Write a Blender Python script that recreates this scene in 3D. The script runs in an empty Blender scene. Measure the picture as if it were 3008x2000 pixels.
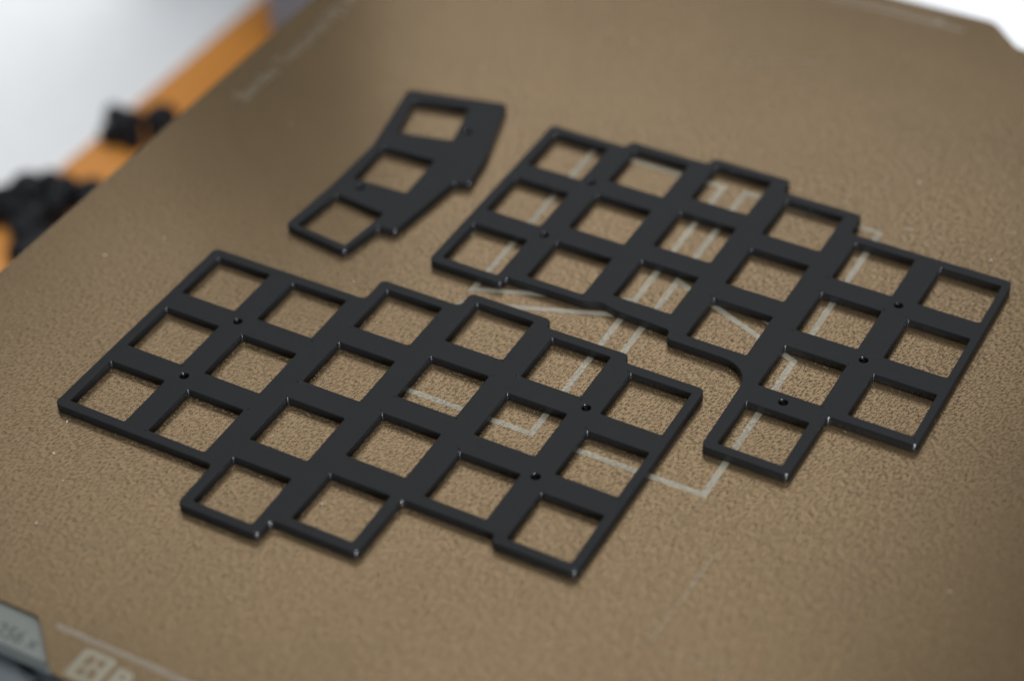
import bpy, bmesh, math, random
from mathutils import Vector, Matrix
random.seed(7)
S = bpy.context.scene
MM = 0.001

# ------------------------------------------------------------------ camera
R0 = Vector((0.877336, 0.479364, -0.022164)); R1 = Vector((0.296467, -0.577758, -0.760462)); R2 = Vector((-0.377343, 0.660610, -0.649004))
cd = bpy.data.cameras.new('camera'); cam = bpy.data.objects.new('camera', cd)
S.collection.objects.link(cam)
M = Matrix(((R0.x, -R1.x, -R2.x, 226.741 * MM), (R0.y, -R1.y, -R2.y, (-237.811) * MM), (R0.z, -R1.z, -R2.z, 284.092 * MM), (0, 0, 0, 1)))
cam.matrix_world = M
cd.sensor_fit = 'HORIZONTAL'; cd.sensor_width = 23.5; cd.lens = 6268.65 / 3008 * 23.5
cd.clip_start = 0.01; cd.clip_end = 50
cd.dof.use_dof = True; cd.dof.focus_distance = 0.424; cd.dof.aperture_fstop = 4.2
S.camera = cam

# ------------------------------------------------------------------ light
w = bpy.data.worlds.new('World'); S.world = w; w.use_nodes = True
w.node_tree.nodes['Background'].inputs[0].default_value = (0.80, 0.88, 1.0, 1)
w.node_tree.nodes['Background'].inputs[1].default_value = 0.12
def area(name, loc, target, sx, sy, power, col):
    l = bpy.data.lights.new(name, 'AREA'); l.shape = 'RECTANGLE'; l.size = sx; l.size_y = sy; l.energy = power; l.color = col
    o = bpy.data.objects.new(name, l); S.collection.objects.link(o); o.location = loc
    o.rotation_euler = (Vector(target) - Vector(loc)).to_track_quat('-Z', 'Y').to_euler()
    return o
big = area('overhead_window_light', (-0.40, 0.91, 0.80), (-0.40, 0.91, 0), 0.75, 0.95, 9.7, (1.0, 0.985, 0.97)); big.rotation_euler = (0, 0, 0)
area('ceiling_light', (0.02, 0.10, 1.20), (-0.02, 0.10, 0), 0.6, 0.6, 10.0, (0.97, 0.985, 1.0))
area('room_light', (1.10, -0.66, 0.26), (0.08, 0.05, 0.0), 0.22, 0.44, 17, (0.84, 0.91, 1.0))
S.render.engine = 'CYCLES'
vs = S.view_settings; vs.view_transform = 'Standard'; vs.look = 'None'; vs.exposure = 0.0; vs.gamma = 1; vs.use_curve_mapping = False

# ------------------------------------------------------------------ helpers
def link(o, parent=None):
    S.collection.objects.link(o)
    if parent: o.parent = parent
    return o
def tag(o, label=None, cat=None, group=None, kind=None):
    if label: o['label'] = label
    if cat: o['category'] = cat
    if group: o['group'] = group
    if kind: o['kind'] = kind
    return o
def fillet(pts, radii, n=6):
    """polygon corners (mm) rounded; radii is one number or one per corner"""
    out = []; N = len(pts)
    if not isinstance(radii, (list, tuple)): radii = [radii] * N
    for i in range(N):
        p = Vector(pts[i]); a = Vector(pts[i - 1]) - p; b = Vector(pts[(i + 1) % N]) - p; r = radii[i]
        la, lb = a.length, b.length; a = a / la; b = b / lb
        ang = a.angle(b)
        if r <= 0 or ang > math.pi - 0.02: out.append(tuple(p)); continue
        t = min(r / math.tan(ang / 2), 0.48 * la, 0.48 * lb); r = t * math.tan(ang / 2)
        bis = (a + b).normalized(); c = p + bis * (r / math.sin(ang / 2))
        s = p + a * t - c; e = p + b * t - c
        a0 = math.atan2(s.y, s.x); a1 = math.atan2(e.y, e.x); d = a1 - a0
        while d > math.pi: d -= 2 * math.pi
        while d < -math.pi: d += 2 * math.pi
        for k in range(n + 1):
            th = a0 + d * k / n; out.append((c.x + r * math.cos(th), c.y + r * math.sin(th)))
    return out
def slab(name, loops, z0, z1, mat, parent=None, bevel=0.0):
    """flat plate between z0 and z1 (mm): first loop is the outline, the others are openings"""
    cu = bpy.data.curves.new(name, 'CURVE'); cu.dimensions = '2D'; cu.fill_mode = 'BOTH'
    for lp in loops:
        sp = cu.splines.new('POLY'); sp.points.add(len(lp) - 1); sp.use_cyclic_u = True
        for q, (x, y) in zip(sp.points, lp): q.co = (x * MM, y * MM, 0, 1)
    h = (z1 - z0) / 2
    cu.extrude = (h - bevel) * MM
    if bevel: cu.bevel_depth = bevel * MM; cu.bevel_resolution = 1; cu.offset = -bevel * MM
    tmp = bpy.data.objects.new(name + '_tmp', cu); S.collection.objects.link(tmp)
    dg = bpy.context.evaluated_depsgraph_get()
    me = bpy.data.meshes.new_from_object(tmp.evaluated_get(dg)); me.name = name
    bpy.data.objects.remove(tmp); bpy.data.curves.remove(cu)
    for v in me.vertices: v.co.z += (z0 + z1) / 2 * MM
    me.materials.clear(); me.materials.append(mat)
    for p in me.polygons: p.use_smooth = True; p.material_index = 0
    me.set_sharp_from_angle(angle=math.radians(32))
    return link(bpy.data.objects.new(name, me), parent)
def bm_obj(name, bm, mat, parent=None, smooth=35):
    me = bpy.data.meshes.new(name); bm.to_mesh(me); bm.free(); me.materials.append(mat)
    if smooth:
        for p in me.polygons: p.use_smooth = True
        me.set_sharp_from_angle(angle=math.radians(smooth))
    return link(bpy.data.objects.new(name, me), parent)
def box(name, x0, x1, y0, y1, z0, z1, mat, parent=None, bev=0.0):
    bm = bmesh.new(); bmesh.ops.create_cube(bm, size=1)
    for v in bm.verts:
        v.co = Vector(((x0 + x1) / 2 + v.co.x * (x1 - x0), (y0 + y1) / 2 + v.co.y * (y1 - y0), (z0 + z1) / 2 + v.co.z * (z1 - z0))) * MM
    if bev: bmesh.ops.bevel(bm, geom=bm.edges[:], offset=bev * MM, segments=3, affect='EDGES', profile=0.5)
    return bm_obj(name, bm, mat, parent)
def lathe(name, x, y, prof, mat, parent=None, n=24):
    """prof: (radius, z) from bottom to top"""
    bm = bmesh.new(); rings = []
    for r, z in prof:
        rings.append([bm.verts.new(((x + r * math.cos(2 * math.pi * k / n)) * MM, (y + r * math.sin(2 * math.pi * k / n)) * MM, z * MM)) for k in range(n)])
    for a, b in zip(rings, rings[1:]):
        for k in range(n): bm.faces.new((a[k], a[(k + 1) % n], b[(k + 1) % n], b[k]))
    bm.faces.new(rings[-1]); bm.faces.new(rings[0][::-1])
    return bm_obj(name, bm, mat, parent)
def text(name, body, size, loc, rotz, mat, parent=None, bold=0.0):
    cu = bpy.data.curves.new(name, 'FONT'); cu.body = body; cu.size = size * MM; cu.offset = bold * MM; cu.extrude = 0.01 * MM
    tmp = bpy.data.objects.new(name + '_tmp', cu); S.collection.objects.link(tmp)
    dg = bpy.context.evaluated_depsgraph_get()
    me = bpy.data.meshes.new_from_object(tmp.evaluated_get(dg)); bpy.data.objects.remove(tmp); bpy.data.curves.remove(cu)
    me.name = name; me.transform(Matrix.Translation(Vector(loc) * MM) @ Matrix.Rotation(rotz, 4, 'Z'))
    me.materials.clear(); me.materials.append(mat)
    return link(bpy.data.objects.new(name, me), parent)

# ------------------------------------------------------------------ materials
def new_mat(name):
    m = bpy.data.materials.new(name); m.use_nodes = True
    nt = m.node_tree; return m, nt, nt.nodes['Principled BSDF']
def N(nt, t, **kw):
    n = nt.nodes.new(t)
    for k, v in kw.items():
        if k in n.inputs: n.inputs[k].default_value = v
        else: setattr(n, k, v)
    return n
def mix_col(nt, fac, a, b):
    n = nt.nodes.new('ShaderNodeMix'); n.data_type = 'RGBA'
    if isinstance(fac, (int, float)): n.inputs[0].default_value = fac
    else: nt.links.new(fac, n.inputs[0])
    for i, c in ((6, a), (7, b)):
        if isinstance(c, tuple): n.inputs[i].default_value = c
        else: nt.links.new(c, n.inputs[i])
    return n.outputs[2]
def ramp(nt, src, p0, p1):
    n = nt.nodes.new('ShaderNodeMapRange'); n.inputs[1].default_value = p0; n.inputs[2].default_value = p1
    nt.links.new(src, n.inputs[0]); return n.outputs[0]
def coords(nt, scale=(1000, 1000, 1000), rot=(0, 0, 0)):
    tc = nt.nodes.new('ShaderNodeTexCoord'); mp = nt.nodes.new('ShaderNodeMapping')
    mp.inputs['Scale'].default_value = scale; mp.inputs['Rotation'].default_value = rot
    nt.links.new(tc.outputs['Object'], mp.inputs['Vector']); return mp.outputs['Vector']

def pei(name, base, base2, rough=0.25, bump=1.0, metal=0.0, tint=(1.0, 0.735, 0.47, 1)):
    """powder coated spring steel: pebbly skin with small elongated pits about a millimetre apart"""
    m, nt, p = new_mat(name)
    v = coords(nt); vp = coords(nt, (1000, 1000, 1000), (0, 0, math.radians(-57)))
    st = N(nt, 'ShaderNodeVectorMath', operation='MULTIPLY'); st.inputs[1].default_value = (0.30, 1.0, 1.0); nt.links.new(vp, st.inputs[0])
    n1 = N(nt, 'ShaderNodeTexNoise', Scale=3.5, Detail=1.0, Roughness=0.5); nt.links.new(st.outputs[0], n1.inputs['Vector'])
    n2 = N(nt, 'ShaderNodeTexNoise', Scale=0.035, Detail=3.0); nt.links.new(v, n2.inputs['Vector'])
    n3 = N(nt, 'ShaderNodeTexNoise', Scale=1.1, Detail=2.0); nt.links.new(v, n3.inputs['Vector'])
    c = mix_col(nt, ramp(nt, n2.outputs[0], 0.35, 0.65), base, base2)
    warm = (base[0] * 1.08, base[1] * 0.98, base[2] * 0.8, 1)
    c = mix_col(nt, ramp(nt, n3.outputs[0], 0.52, 0.72), c, warm)
    nt.links.new(c, p.inputs['Base Color'])
    p.inputs['Metallic'].default_value = metal
    p.inputs['Roughness'].default_value = rough
    p.inputs['Specular IOR Level'].default_value = 0.5
    p.inputs['Specular Tint'].default_value = tint
    pit = ramp(nt, n1.outputs[0], 0.31, 0.47)
    h = N(nt, 'ShaderNodeMath', operation='MULTIPLY_ADD'); nt.links.new(n3.outputs[0], h.inputs[0]); h.inputs[1].default_value = 0.05; nt.links.new(pit, h.inputs[2])
    b = N(nt, 'ShaderNodeBump', Strength=bump, Distance=0.000060); nt.links.new(h.outputs[0], b.inputs['Height'])
    nt.links.new(b.outputs[0], p.inputs['Normal'])
    return m
M_PEI = pei('textured_pei', (0.095, 0.067, 0.0365, 1), (0.086, 0.061, 0.0335, 1), metal=0.45)
M_PRINT = pei('grey_white_print', (0.215, 0.20, 0.155, 1), (0.155, 0.14, 0.10, 1), 0.36, metal=0.1, tint=(1, .95, .85, 1))
M_FAINT = pei('worn_grey_print', (0.17, 0.15, 0.12, 1), (0.14, 0.115, 0.085, 1), 0.36, metal=0.1, tint=(1, .9, .75, 1))
M_GHOST = pei('ghost_lettering', (0.115, 0.10, 0.075, 1), (0.105, 0.09, 0.066, 1), 0.32, metal=0.2, tint=(1, .85, .65, 1))
M_DARKPRINT = pei('dark_print', (0.13, 0.09, 0.05, 1), (0.12, 0.085, 0.05, 1))

def plastic(name, base, rough, lines=True):
    m, nt, p = new_mat(name)
    v = coords(nt); 
    n1 = N(nt, 'ShaderNodeTexNoise', Scale=0.35, Detail=4.0); nt.links.new(v, n1.inputs['Vector'])
    c = mix_col(nt, n1.outputs[0], tuple(x * 0.9 for x in base) + (1,), tuple(x * 1.12 for x in base) + (1,))
    nt.links.new(c, p.inputs['Base Color'])
    p.inputs['Roughness'].default_value = rough; p.inputs['Specular IOR Level'].default_value = 0.16
    if lines:
        # the ironed top skin scatters more than the extruded side walls
        ge = nt.nodes.new('ShaderNodeNewGeometry'); sx = nt.nodes.new('ShaderNodeSeparateXYZ'); nt.links.new(ge.outputs['True Normal'], sx.inputs[0])
        up_ = ramp(nt, sx.outputs[2], 0.6, 0.9)
        for inp, lo_, hi_ in (('Roughness', 0.24, 0.66), ('Specular IOR Level', 0.8, 0.14)):
            mr = nt.nodes.new('ShaderNodeMapRange'); nt.links.new(up_, mr.inputs[0]); mr.inputs[3].default_value = lo_; mr.inputs[4].default_value = hi_
            nt.links.new(mr.outputs[0], p.inputs[inp])
        # extruded layers on the walls (0.2 mm) and diagonal strokes on the top skin
        vl = coords(nt, (0, 0, 1000)); wv = N(nt, 'ShaderNodeTexWave', Scale=0.8, bands_direction='Z'); nt.links.new(vl, wv.inputs['Vector'])
        vt = coords(nt, (1000, 1000, 0), (0, 0, math.radians(45))); wt = N(nt, 'ShaderNodeTexWave', Scale=0.36, Distortion=0.6, bands_direction='X'); nt.links.new(vt, wt.inputs['Vector'])
        wt.inputs['Detail Scale'].default_value = 0.3
        ns = N(nt, 'ShaderNodeTexNoise', Scale=2.2, Detail=3.0); nt.links.new(v, ns.inputs['Vector'])
        a = N(nt, 'ShaderNodeMath', operation='MULTIPLY'); a.inputs[1].default_value = 0.35; nt.links.new(wt.outputs[1], a.inputs[0])
        s = N(nt, 'ShaderNodeMath', operation='ADD'); a2 = N(nt, 'ShaderNodeMath', operation='MULTIPLY'); a2.inputs[1].default_value = 2.4; nt.links.new(wv.outputs[1], a2.inputs[0]); nt.links.new(a.outputs[0], s.inputs[0]); nt.links.new(a2.outputs[0], s.inputs[1])
        s2 = N(nt, 'ShaderNodeMath', operation='ADD'); nt.links.new(s.outputs[0], s2.inputs[0]); nt.links.new(ns.outputs[0], s2.inputs[1])
        b = N(nt, 'ShaderNodeBump', Strength=0.55, Distance=0.00004); nt.links.new(s2.outputs[0], b.inputs['Height'])
        nt.links.new(b.outputs[0], p.inputs['Normal'])
    return m
M_BLACK = plastic('black_printed_plastic', (0.0120, 0.0128, 0.0138), 0.50)
M_CLIP = plastic('black_rubber', (0.010, 0.011, 0.013), 0.5, False)
M_GREY = plastic('grey_coated_metal', (0.15, 0.16, 0.145), 0.45, False)
M_DARKGREY = plastic('blue_grey_plastic', (0.13, 0.145, 0.15), 0.5, False)
M_LABEL = plastic('dark_label_ink', (0.07, 0.075, 0.07), 0.6, False)

def wall_mat():
    m, nt, p = new_mat('white_plaster'); v = coords(nt)
    n = N(nt, 'ShaderNodeTexNoise', Scale=0.12, Detail=5.0); nt.links.new(v, n.inputs['Vector'])
    c = mix_col(nt, n.outputs[0], (0.82, 0.845, 0.86, 1), (0.89, 0.905, 0.915, 1)); nt.links.new(c, p.inputs['Base Color'])
    p.inputs['Roughness'].default_value = 0.85
    b = N(nt, 'ShaderNodeBump', Strength=0.8, Distance=0.002); nt.links.new(n.outputs[0], b.inputs['Height']); nt.links.new(b.outputs[0], p.inputs['Normal'])
    return m
M_WALL = wall_mat()
def wood_mat():
    m, nt, p = new_mat('orange_wood'); v = coords(nt, (40, 4, 40))
    n = N(nt, 'ShaderNodeTexNoise', Scale=1.0, Detail=5.0, Distortion=1.2); nt.links.new(v, n.inputs['Vector'])
    c = mix_col(nt, n.outputs[0], (0.56, 0.21, 0.035, 1), (0.76, 0.34, 0.08, 1)); nt.links.new(c, p.inputs['Base Color'])
    p.inputs['Roughness'].default_value = 0.45
    return m
M_WOOD = wood_mat()

# ------------------------------------------------------------------ setting
DESK_Z = -98
table = box('table_top', -900, 900, -700, 1100, DESK_Z - 42, DESK_Z - 12, M_WALL, bev=1.5); tag(table, kind='structure')
board = tag(box('wooden_board', -158.5, -20, -300, 420, DESK_Z - 11.9, DESK_Z, M_WOOD, None, 0.8), 'orange wooden board lying on the white table along the bed', 'board')

# ------------------------------------------------------------------ build plate
XL, XR, YF, YB = -47.4, 209.4, -54.3, 202.7
plate_out = fillet([(XL, YF), (22.6, YF), (32.6, -63.9), (129.4, -63.9), (139.4, YF), (XR, YF), (XR, YB), (118.2, YB), (109.6, 211.5), (52.4, 211.5), (43.8, YB), (XL, YB)],
                   [3, 3.2, 4.5, 4.5, 3.2, 3, 3, 4, 5, 5, 4, 3], 8)
plate = slab('build_plate', [plate_out], -0.55, 0.0, M_PEI, None, 0.06)
tag(plate, 'bronze textured build plate carrying the three black key plates', 'build plate')
Z = 0.03
def mark(name, loops, mat): return slab(name, loops, 0.005, Z, mat, plate)
def outline(pts, wd=1.35):
    """a stroke of width wd centred on a closed polygon"""
    n = len(pts); area2 = sum(pts[i][0] * pts[(i + 1) % n][1] - pts[(i + 1) % n][0] * pts[i][1] for i in range(n)); sgn = 1 if area2 > 0 else -1
    def off(d):
        res = []
        for i in range(n):
            p0, p1, p2 = Vector(pts[i - 1]), Vector(pts[i]), Vector(pts[(i + 1) % n])
            e1 = (p1 - p0).normalized(); e2 = (p2 - p1).normalized()
            n1 = Vector((e1.y, -e1.x)) * sgn; n2 = Vector((e2.y, -e2.x)) * sgn
            b = (n1 + n2); b = b / (b.length_squared) * 2
            res.append(tuple(p1 + b * d))
        return res
    return [off(wd / 2), off(-wd / 2)]
LX0, LX1, LX2, LX3, LY0, LY1 = 46.2, 78.3, 83.5, 115.3, 28.5, 119.1
for pts in ([(LX0, LY0), (LX1, LY0), (LX1, 69.0), (LX0, 57.0)],
            [(LX0, 62.2), (LX1, 74.2), (LX1, LY1), (LX0, LY1)],
            [(LX2, LY0), (LX3, LY0), (LX3, 71.6), (LX2, 84.4)],
            [(LX2, 89.6), (LX3, 76.8), (LX3, LY1), (LX2, LY1)]):
    mark('logo_outline', outline(pts), M_PRINT)
rect = lambda x0, x1, y0, y1: [(x0, y0), (x1, y0), (x1, y1), (x0, y1)]
mark('edge_line', [rect(26.7, 135.3, -55.0, -53.9)], M_FAINT)
# round cornered badge at the front tab with the four-piece mark left open
bx, by, bw = 34.7, -63.0, 6.9
def q(u, v): return (bx + bw * u, by + bw * v)
badge = [fillet([q(0, 0), q(1, 0), q(1, 1), q(0, 1)], 1.0)]
badge += [[q(.23, .17), q(.45, .17), q(.45, .44), q(.23, .35)], [q(.23, .46), q(.45, .57), q(.45, .83), q(.23, .83)],
          [q(.55, .17), q(.77, .17), q(.77, .44), q(.55, .53)], [q(.55, .66), q(.77, .56), q(.77, .83), q(.55, .83)]]
mark('maker_badge', badge, M_PRINT)
text('front_lettering', 'Bambu Lab', 7.6, (42.4, -62.6, 0.02), 0, M_PRINT, plate, 0.28)
mark('rear_line', [rect(57.5, 104.2, 203.9, 204.9)], M_FAINT)
mark('rear_label', [rect(57.5, 98.4, 206.0, 207.3)], M_DARKPRINT)
mark('rear_label_end', [rect(96.4, 98.4, 204.95, 205.95)], M_FAINT)
text('edge_lettering', 'Bambu Textured PEI Plate', 5.6, (-36.6, 99.0, 0.02), math.radians(90), M_GHOST, plate, 0.06)
def scratch(pts, wd, mat=None):
    """thin worn streak, broken along its length"""
    bm = bmesh.new()
    for a, b in zip(pts, pts[1:]):
        a, b = Vector(a), Vector(b); L = (b - a).length; d = (b - a) / L; nn = Vector((-d.y, d.x)); t = 0
        while t < L:
            s = min(random.uniform(0.8, 3.2), L - t); ww = wd * random.uniform(0.5, 1.0); o = nn * random.uniform(-.12, .12)
            p, r = a + d * t + o, a + d * (t + s) + o
            vs_ = [bm.verts.new((x.x * MM, x.y * MM, Z * MM)) for x in (p - nn * ww * .2, r - nn * ww * .5, r + nn * ww * .3, p + nn * ww * .5)]
            bm.faces.new(vs_); t += s + random.uniform(0.1, 1.3)
    return bm_obj('scratch', bm, mat or M_FAINT, plate, 0)
scratch([(123.7, 16.1), (122.1, -9.4)], 0.6)
scratch([(125.7, -10.0), (136.4, -8.3)], 0.4)
scratch([(59.4, 165.8), (69.9, 172.2), (79.7, 176.8)], 0.8, M_GHOST)
scratch([(119.2, 123.2), (121.6, 123.9)], 0.9, M_PRINT)
scratch([(117.2, 127.2), (118.0, 127.6)], 0.6)

# heated bed below, showing at the front left corner
hb = tag(slab('heated_bed', [fillet([(XL + 1, -61.8), (29.9, -61.8), (33, -58.5), (128, -58.5), (131, -61.8), (XR - 1, -61.8), (XR - 1, 204), (XL + 1, 204)], 1.2)], -4.2, -0.75, M_GREY, None, 0.25),
         'grey heated bed peeking out under the notch of the bronze build plate', 'heated bed')
text('size_lettering', '256 x', 4.1, (16.9, -60.6, -0.735), 0, M_LABEL, hb, 0.03)
tray = tag(box('bed_carrier', XL - 2, XR + 2, -96, 200, -26, -6.5, M_DARKGREY, None, 2.0), 'blue grey plastic carrier under the heated bed', 'bed carrier')
sc = tag(lathe('bolt_head', 29.2, -64.2, [(1.3, -6.6), (1.3, -4.6), (1.0, -4.2)], M_CLIP), 'small black bolt head beside the rounded tab of the build plate', 'bolt')

# ------------------------------------------------------------------ key plates
TH = 2.0; HX, HY = 6.72, 6.78; P = 19.05
def square(cx, cy, ang=0.0):
    ca, sa = math.cos(ang), math.sin(ang)
    pts = [(-HX, -HY), (HX, -HY), (HX, HY), (-HX, HY)]
    return fillet([(cx + ca * x - sa * y, cy + sa * x + ca * y) for x, y in pts], 0.45, 4)
def ring(cx, cy, r=0.95, n=18): return [(cx + r * math.cos(2 * math.pi * k / n), cy + r * math.sin(2 * math.pi * k / n)) for k in range(n)]

stA = [0, 0, 7.08, 11.82, 9.16, 6.61]
holesA = [square(c * P, r * P + stA[c]) for c in range(6) for r in range(3)] + [square(2 * P, stA[2] - P), square(3 * P, stA[3] - P)]
outA = fillet([(-9.0, -8.9), (29.1, -8.9), (29.1, -20.7), (47.2, -20.7), (47.2, -16.2), (66.1, -16.2), (66.1, -0.2), (86.3, -0.2), (86.3, -2.2), (103.9, -2.2),
               (103.9, 53.8), (86.0, 53.8), (86.0, 56.3), (66.9, 56.3), (66.9, 58.9), (47.7, 58.9), (47.7, 54.2), (28.9, 54.2), (28.9, 47.1), (-9.0, 47.1)], 1.3)
scrA = [ring(9.3, 28.8), ring(9.3, 9.7), ring(85.4, 38.2), ring(85.7, 16.6)]
tag(slab('key_plate', [outA] + holesA + scrA, 0.0, TH, M_BLACK, None, 0.16),
    'black printed key plate with twenty square openings, two of them in tabs', 'key plate')

BX, BY, BA = 43.015, 73.476, -0.004
stB = [0, 2.548, 5.21, 0.469, -6.61, -6.61]
def bl(x, y): return (BX + math.cos(BA) * x - math.sin(BA) * y, BY + math.sin(BA) * x + math.cos(BA) * y)
holesB = [square(*bl(c * P, r * P + stB[c]), BA) for c in range(6) for r in range(3)] + [square(*bl(4 * P, stB[4] - P), BA)]
ptsB = [(34.1, 64.5), (51.6, 64.5), (51.6, 66.9), (70.2, 67.2), (73.2, 68.7), (77.2, 67.6), (90.0, 67.0), (90.0, 64.3), (109.5, 64.0), (109.8, 38.7), (128.0, 38.6), (128.1, 57.6), (146.6, 57.5),
        (146.8, 113.6), (110.5, 113.8), (110.6, 120.9), (91.8, 121.0), (91.9, 125.6), (72.9, 125.7), (72.8, 123.1), (53.5, 123.2), (53.4, 120.7), (34.2, 120.8)]
outB = fillet(ptsB, [1.3, 0.8, 0.8] + [3, 3, 3] + [1.5, 1.3, 6.6] + [1.3] * 14, 8)
scrB = [ring(52.4, 105.0), ring(52.1, 83.4), ring(128.4, 95.6), ring(128.3, 76.3), ring(119.0, 57.3)]
tag(slab('key_plate', [outB] + holesB + scrB, 0.0, TH, M_BLACK, None, 0.16),
    'black printed key plate with a rounded bite in one edge beside its single tab', 'key plate')

D = math.radians
holesC = [square(8.6, 110.2, D(13.0)), square(10.6, 89.4, D(2.5)), square(9.6, 68.2, D(-6.5))]
outC = fillet([(0.0, 61.0), (16.2, 58.9), (18.3, 69.6), (22.4, 70.2), (24.9, 91.3), (28.4, 92.9), (26.6, 104.0), (20.9, 123.6), (-3.1, 118.4), (1.3, 95.2), (1.2, 79.0)],
              [1.2, 1.2, 0.6, 0.9, 0.6, 0.9, 8, 1.2, 1.2, 3, 3])
scrC = [ring(7.5, 80.0), ring(18.2, 109.6)]
tag(slab('key_plate', [outC] + holesC + scrC, 0.0, TH, M_BLACK, None, 0.16),
    'small slanted black printed plate with three square openings in a bent row', 'key plate')

# ------------------------------------------------------------------ behind the bed, out of focus
def knob(parent, x, y, r, h, name='knob'):
    return lathe(name, x, y, [(r * .9, DESK_Z + .2), (r, DESK_Z + 2), (r, DESK_Z + h - r * .5), (r * .8, DESK_Z + h - r * .15), (r * .4, DESK_Z + h)], M_CLIP, parent)
def empty(name, x, y):
    o = bpy.data.objects.new(name, None); link(o); o.location = (0, 0, 0); return o
c1 = tag(empty('cable_clip', -153, 188), 'small black clip with a few knobs on the orange board', 'cable clip')
knob(c1, -148.5, 181.0, 5.2, 10); knob(c1, -137.8, 186.0, 5.4, 12)
for x, y, r, h in ((-152.5, 177.5, 3.2, 6), (-144.0, 178.5, 3.0, 5), (-134.5, 181.0, 3.4, 7), (-155.0, 183.5, 3.0, 8)): knob(c1, x, y, r, h)
box('bridge', -157.5, -134, 182.5, 186.5, DESK_Z + 5.5, DESK_Z + 8.5, M_CLIP, c1, 1.2)
c2 = tag(empty('cable_clamp', -158, 145), 'bulky black clamp with many knobs on the orange board', 'clamp')
for x, y, r, h in ((-157.0, 133.5, 5.2, 9), (-153.5, 139.5, 5.2, 11), (-144.5, 144.5, 5.0, 10), (-136.5, 147.8, 5.0, 9)): knob(c2, x, y, r, h)
for x, y, r, h in ((-149.0, 136.0, 4.0, 13), (-159.5, 128.5, 4.2, 10), (-141.0, 136.5, 3.6, 11), (-133.5, 143.0, 3.8, 8), (-143.5, 124.5, 4.4, 9), (-151.0, 146.5, 3.0, 9)): knob(c2, x, y, r, h)
box('clamp_body', -160, -140, 127, 141, DESK_Z + 0.1, DESK_Z + 9, M_CLIP, c2, 3)
box('clamp_arm', -142, -131, 113, 129, DESK_Z + 0.15, DESK_Z + 7, M_CLIP, c2, 2)
tw = tag(empty('tower', -190, 280), 'tall black tower standing on the white table beside the slate blue box', 'tower')
box('tower_body', -222, -147, 289, 325, DESK_Z - 11.9, 245, M_CLIP, tw, 3)
M_BLUE = plastic('slate_blue_plastic', (0.30, 0.37, 0.48), 0.5, False)
tag(box('storage_box', -141.3, -30, 249.5, 360, DESK_Z + 0.1, DESK_Z + 90, M_BLUE, None, 3), 'slate blue box standing on the orange board behind the build plate', 'box')

# ------------------------------------------------------------------ print defects and dust
def blobs(parent, spots, mat):
    """oozed beads and a few hair-thin strings left on the print"""
    bm = bmesh.new()
    for (x, y, z, r) in spots:
        t = Matrix.Translation(Vector((x, y, z)) * MM) @ Matrix.Diagonal((r * MM * random.uniform(.8, 1.5), r * MM, r * MM * .6, 1))
        bmesh.ops.create_icosphere(bm, subdivisions=1, radius=1, matrix=t)
    o = bm_obj('print_blob', bm, mat, parent, 60); o['kind'] = 'stuff'; return o
def strings(parent, runs, mat):
    bm = bmesh.new()
    for a, b in runs:
        a, b = Vector(a) * MM, Vector(b) * MM; d = (b - a).normalized(); u = d.orthogonal().normalized(); v = d.cross(u); r = 0.045 * MM; rows = []
        for k in range(7):
            p = a.lerp(b, k / 6) - Vector((0, 0, 1)) * MM * 0.5 * math.sin(math.pi * k / 6)
            rows.append([bm.verts.new(p + (u * math.cos(t) + v * math.sin(t)) * r) for t in (0, 2.09, 4.19)])
        for p, q_ in zip(rows, rows[1:]):
            for k in range(3): bm.faces.new((p[k], p[(k + 1) % 3], q_[(k + 1) % 3], q_[k]))
    o = bm_obj('print_string', bm, mat, parent, 60); o['kind'] = 'stuff'; return o
plates = [o for o in S.objects if o.name.startswith('key_plate')]
for pl, centres in zip(plates, ([(c * P, r * P + stA[c]) for c in range(6) for r in range(3)], [bl(c * P, r * P + stB[c]) for c in range(6) for r in range(3)], [(8.6, 110.2), (10.6, 89.4), (9.6, 68.2)])):
    sp = []
    for cx, cy in centres:
        for sx_, sy_ in ((-1, 1), (1, 1), (-1, -1), (1, -1)):
            if random.random() < 0.55: sp.append((cx + sx_ * (HX + random.uniform(.1, .7)), cy + sy_ * (HY + random.uniform(.1, .7)), TH, random.uniform(.12, .3)))
        if random.random() < 0.25:
            for k in range(random.randint(3, 9)): sp.append((cx + random.uniform(-HX, HX), cy + HY + random.uniform(-.03, .12), TH - random.uniform(0, .5), random.uniform(.07, .16)))
    blobs(pl, sp, M_BLACK)
    rn = []
    for cx, cy in centres:
        if random.random() < 0.3:
            x = cx + random.uniform(-5, 5); rn.append(((x, cy + HY, TH - .3), (x + random.uniform(-2, 2), cy + HY - random.uniform(.8, 2.2), 0.15)))
    if rn: strings(pl, rn, M_BLACK)
M_DUST = plastic('dust', (0.55, 0.55, 0.53), 0.8, False)
bm = bmesh.new()
for k in range(70):
    x, y, r = random.uniform(-45, 175), random.uniform(-50, 195), random.uniform(.06, .2)
    bmesh.ops.create_icosphere(bm, subdivisions=1, radius=1, matrix=Matrix.Translation(Vector((x, y, 0.05)) * MM) @ Matrix.Rotation(random.uniform(0, 3), 4, 'Z') @ Matrix.Diagonal((r * MM * random.uniform(1, 2.5), r * MM * .7, r * MM * .4, 1)))
du = bm_obj('dust_speck', bm, M_DUST, plate, 60); du['kind'] = 'stuff'
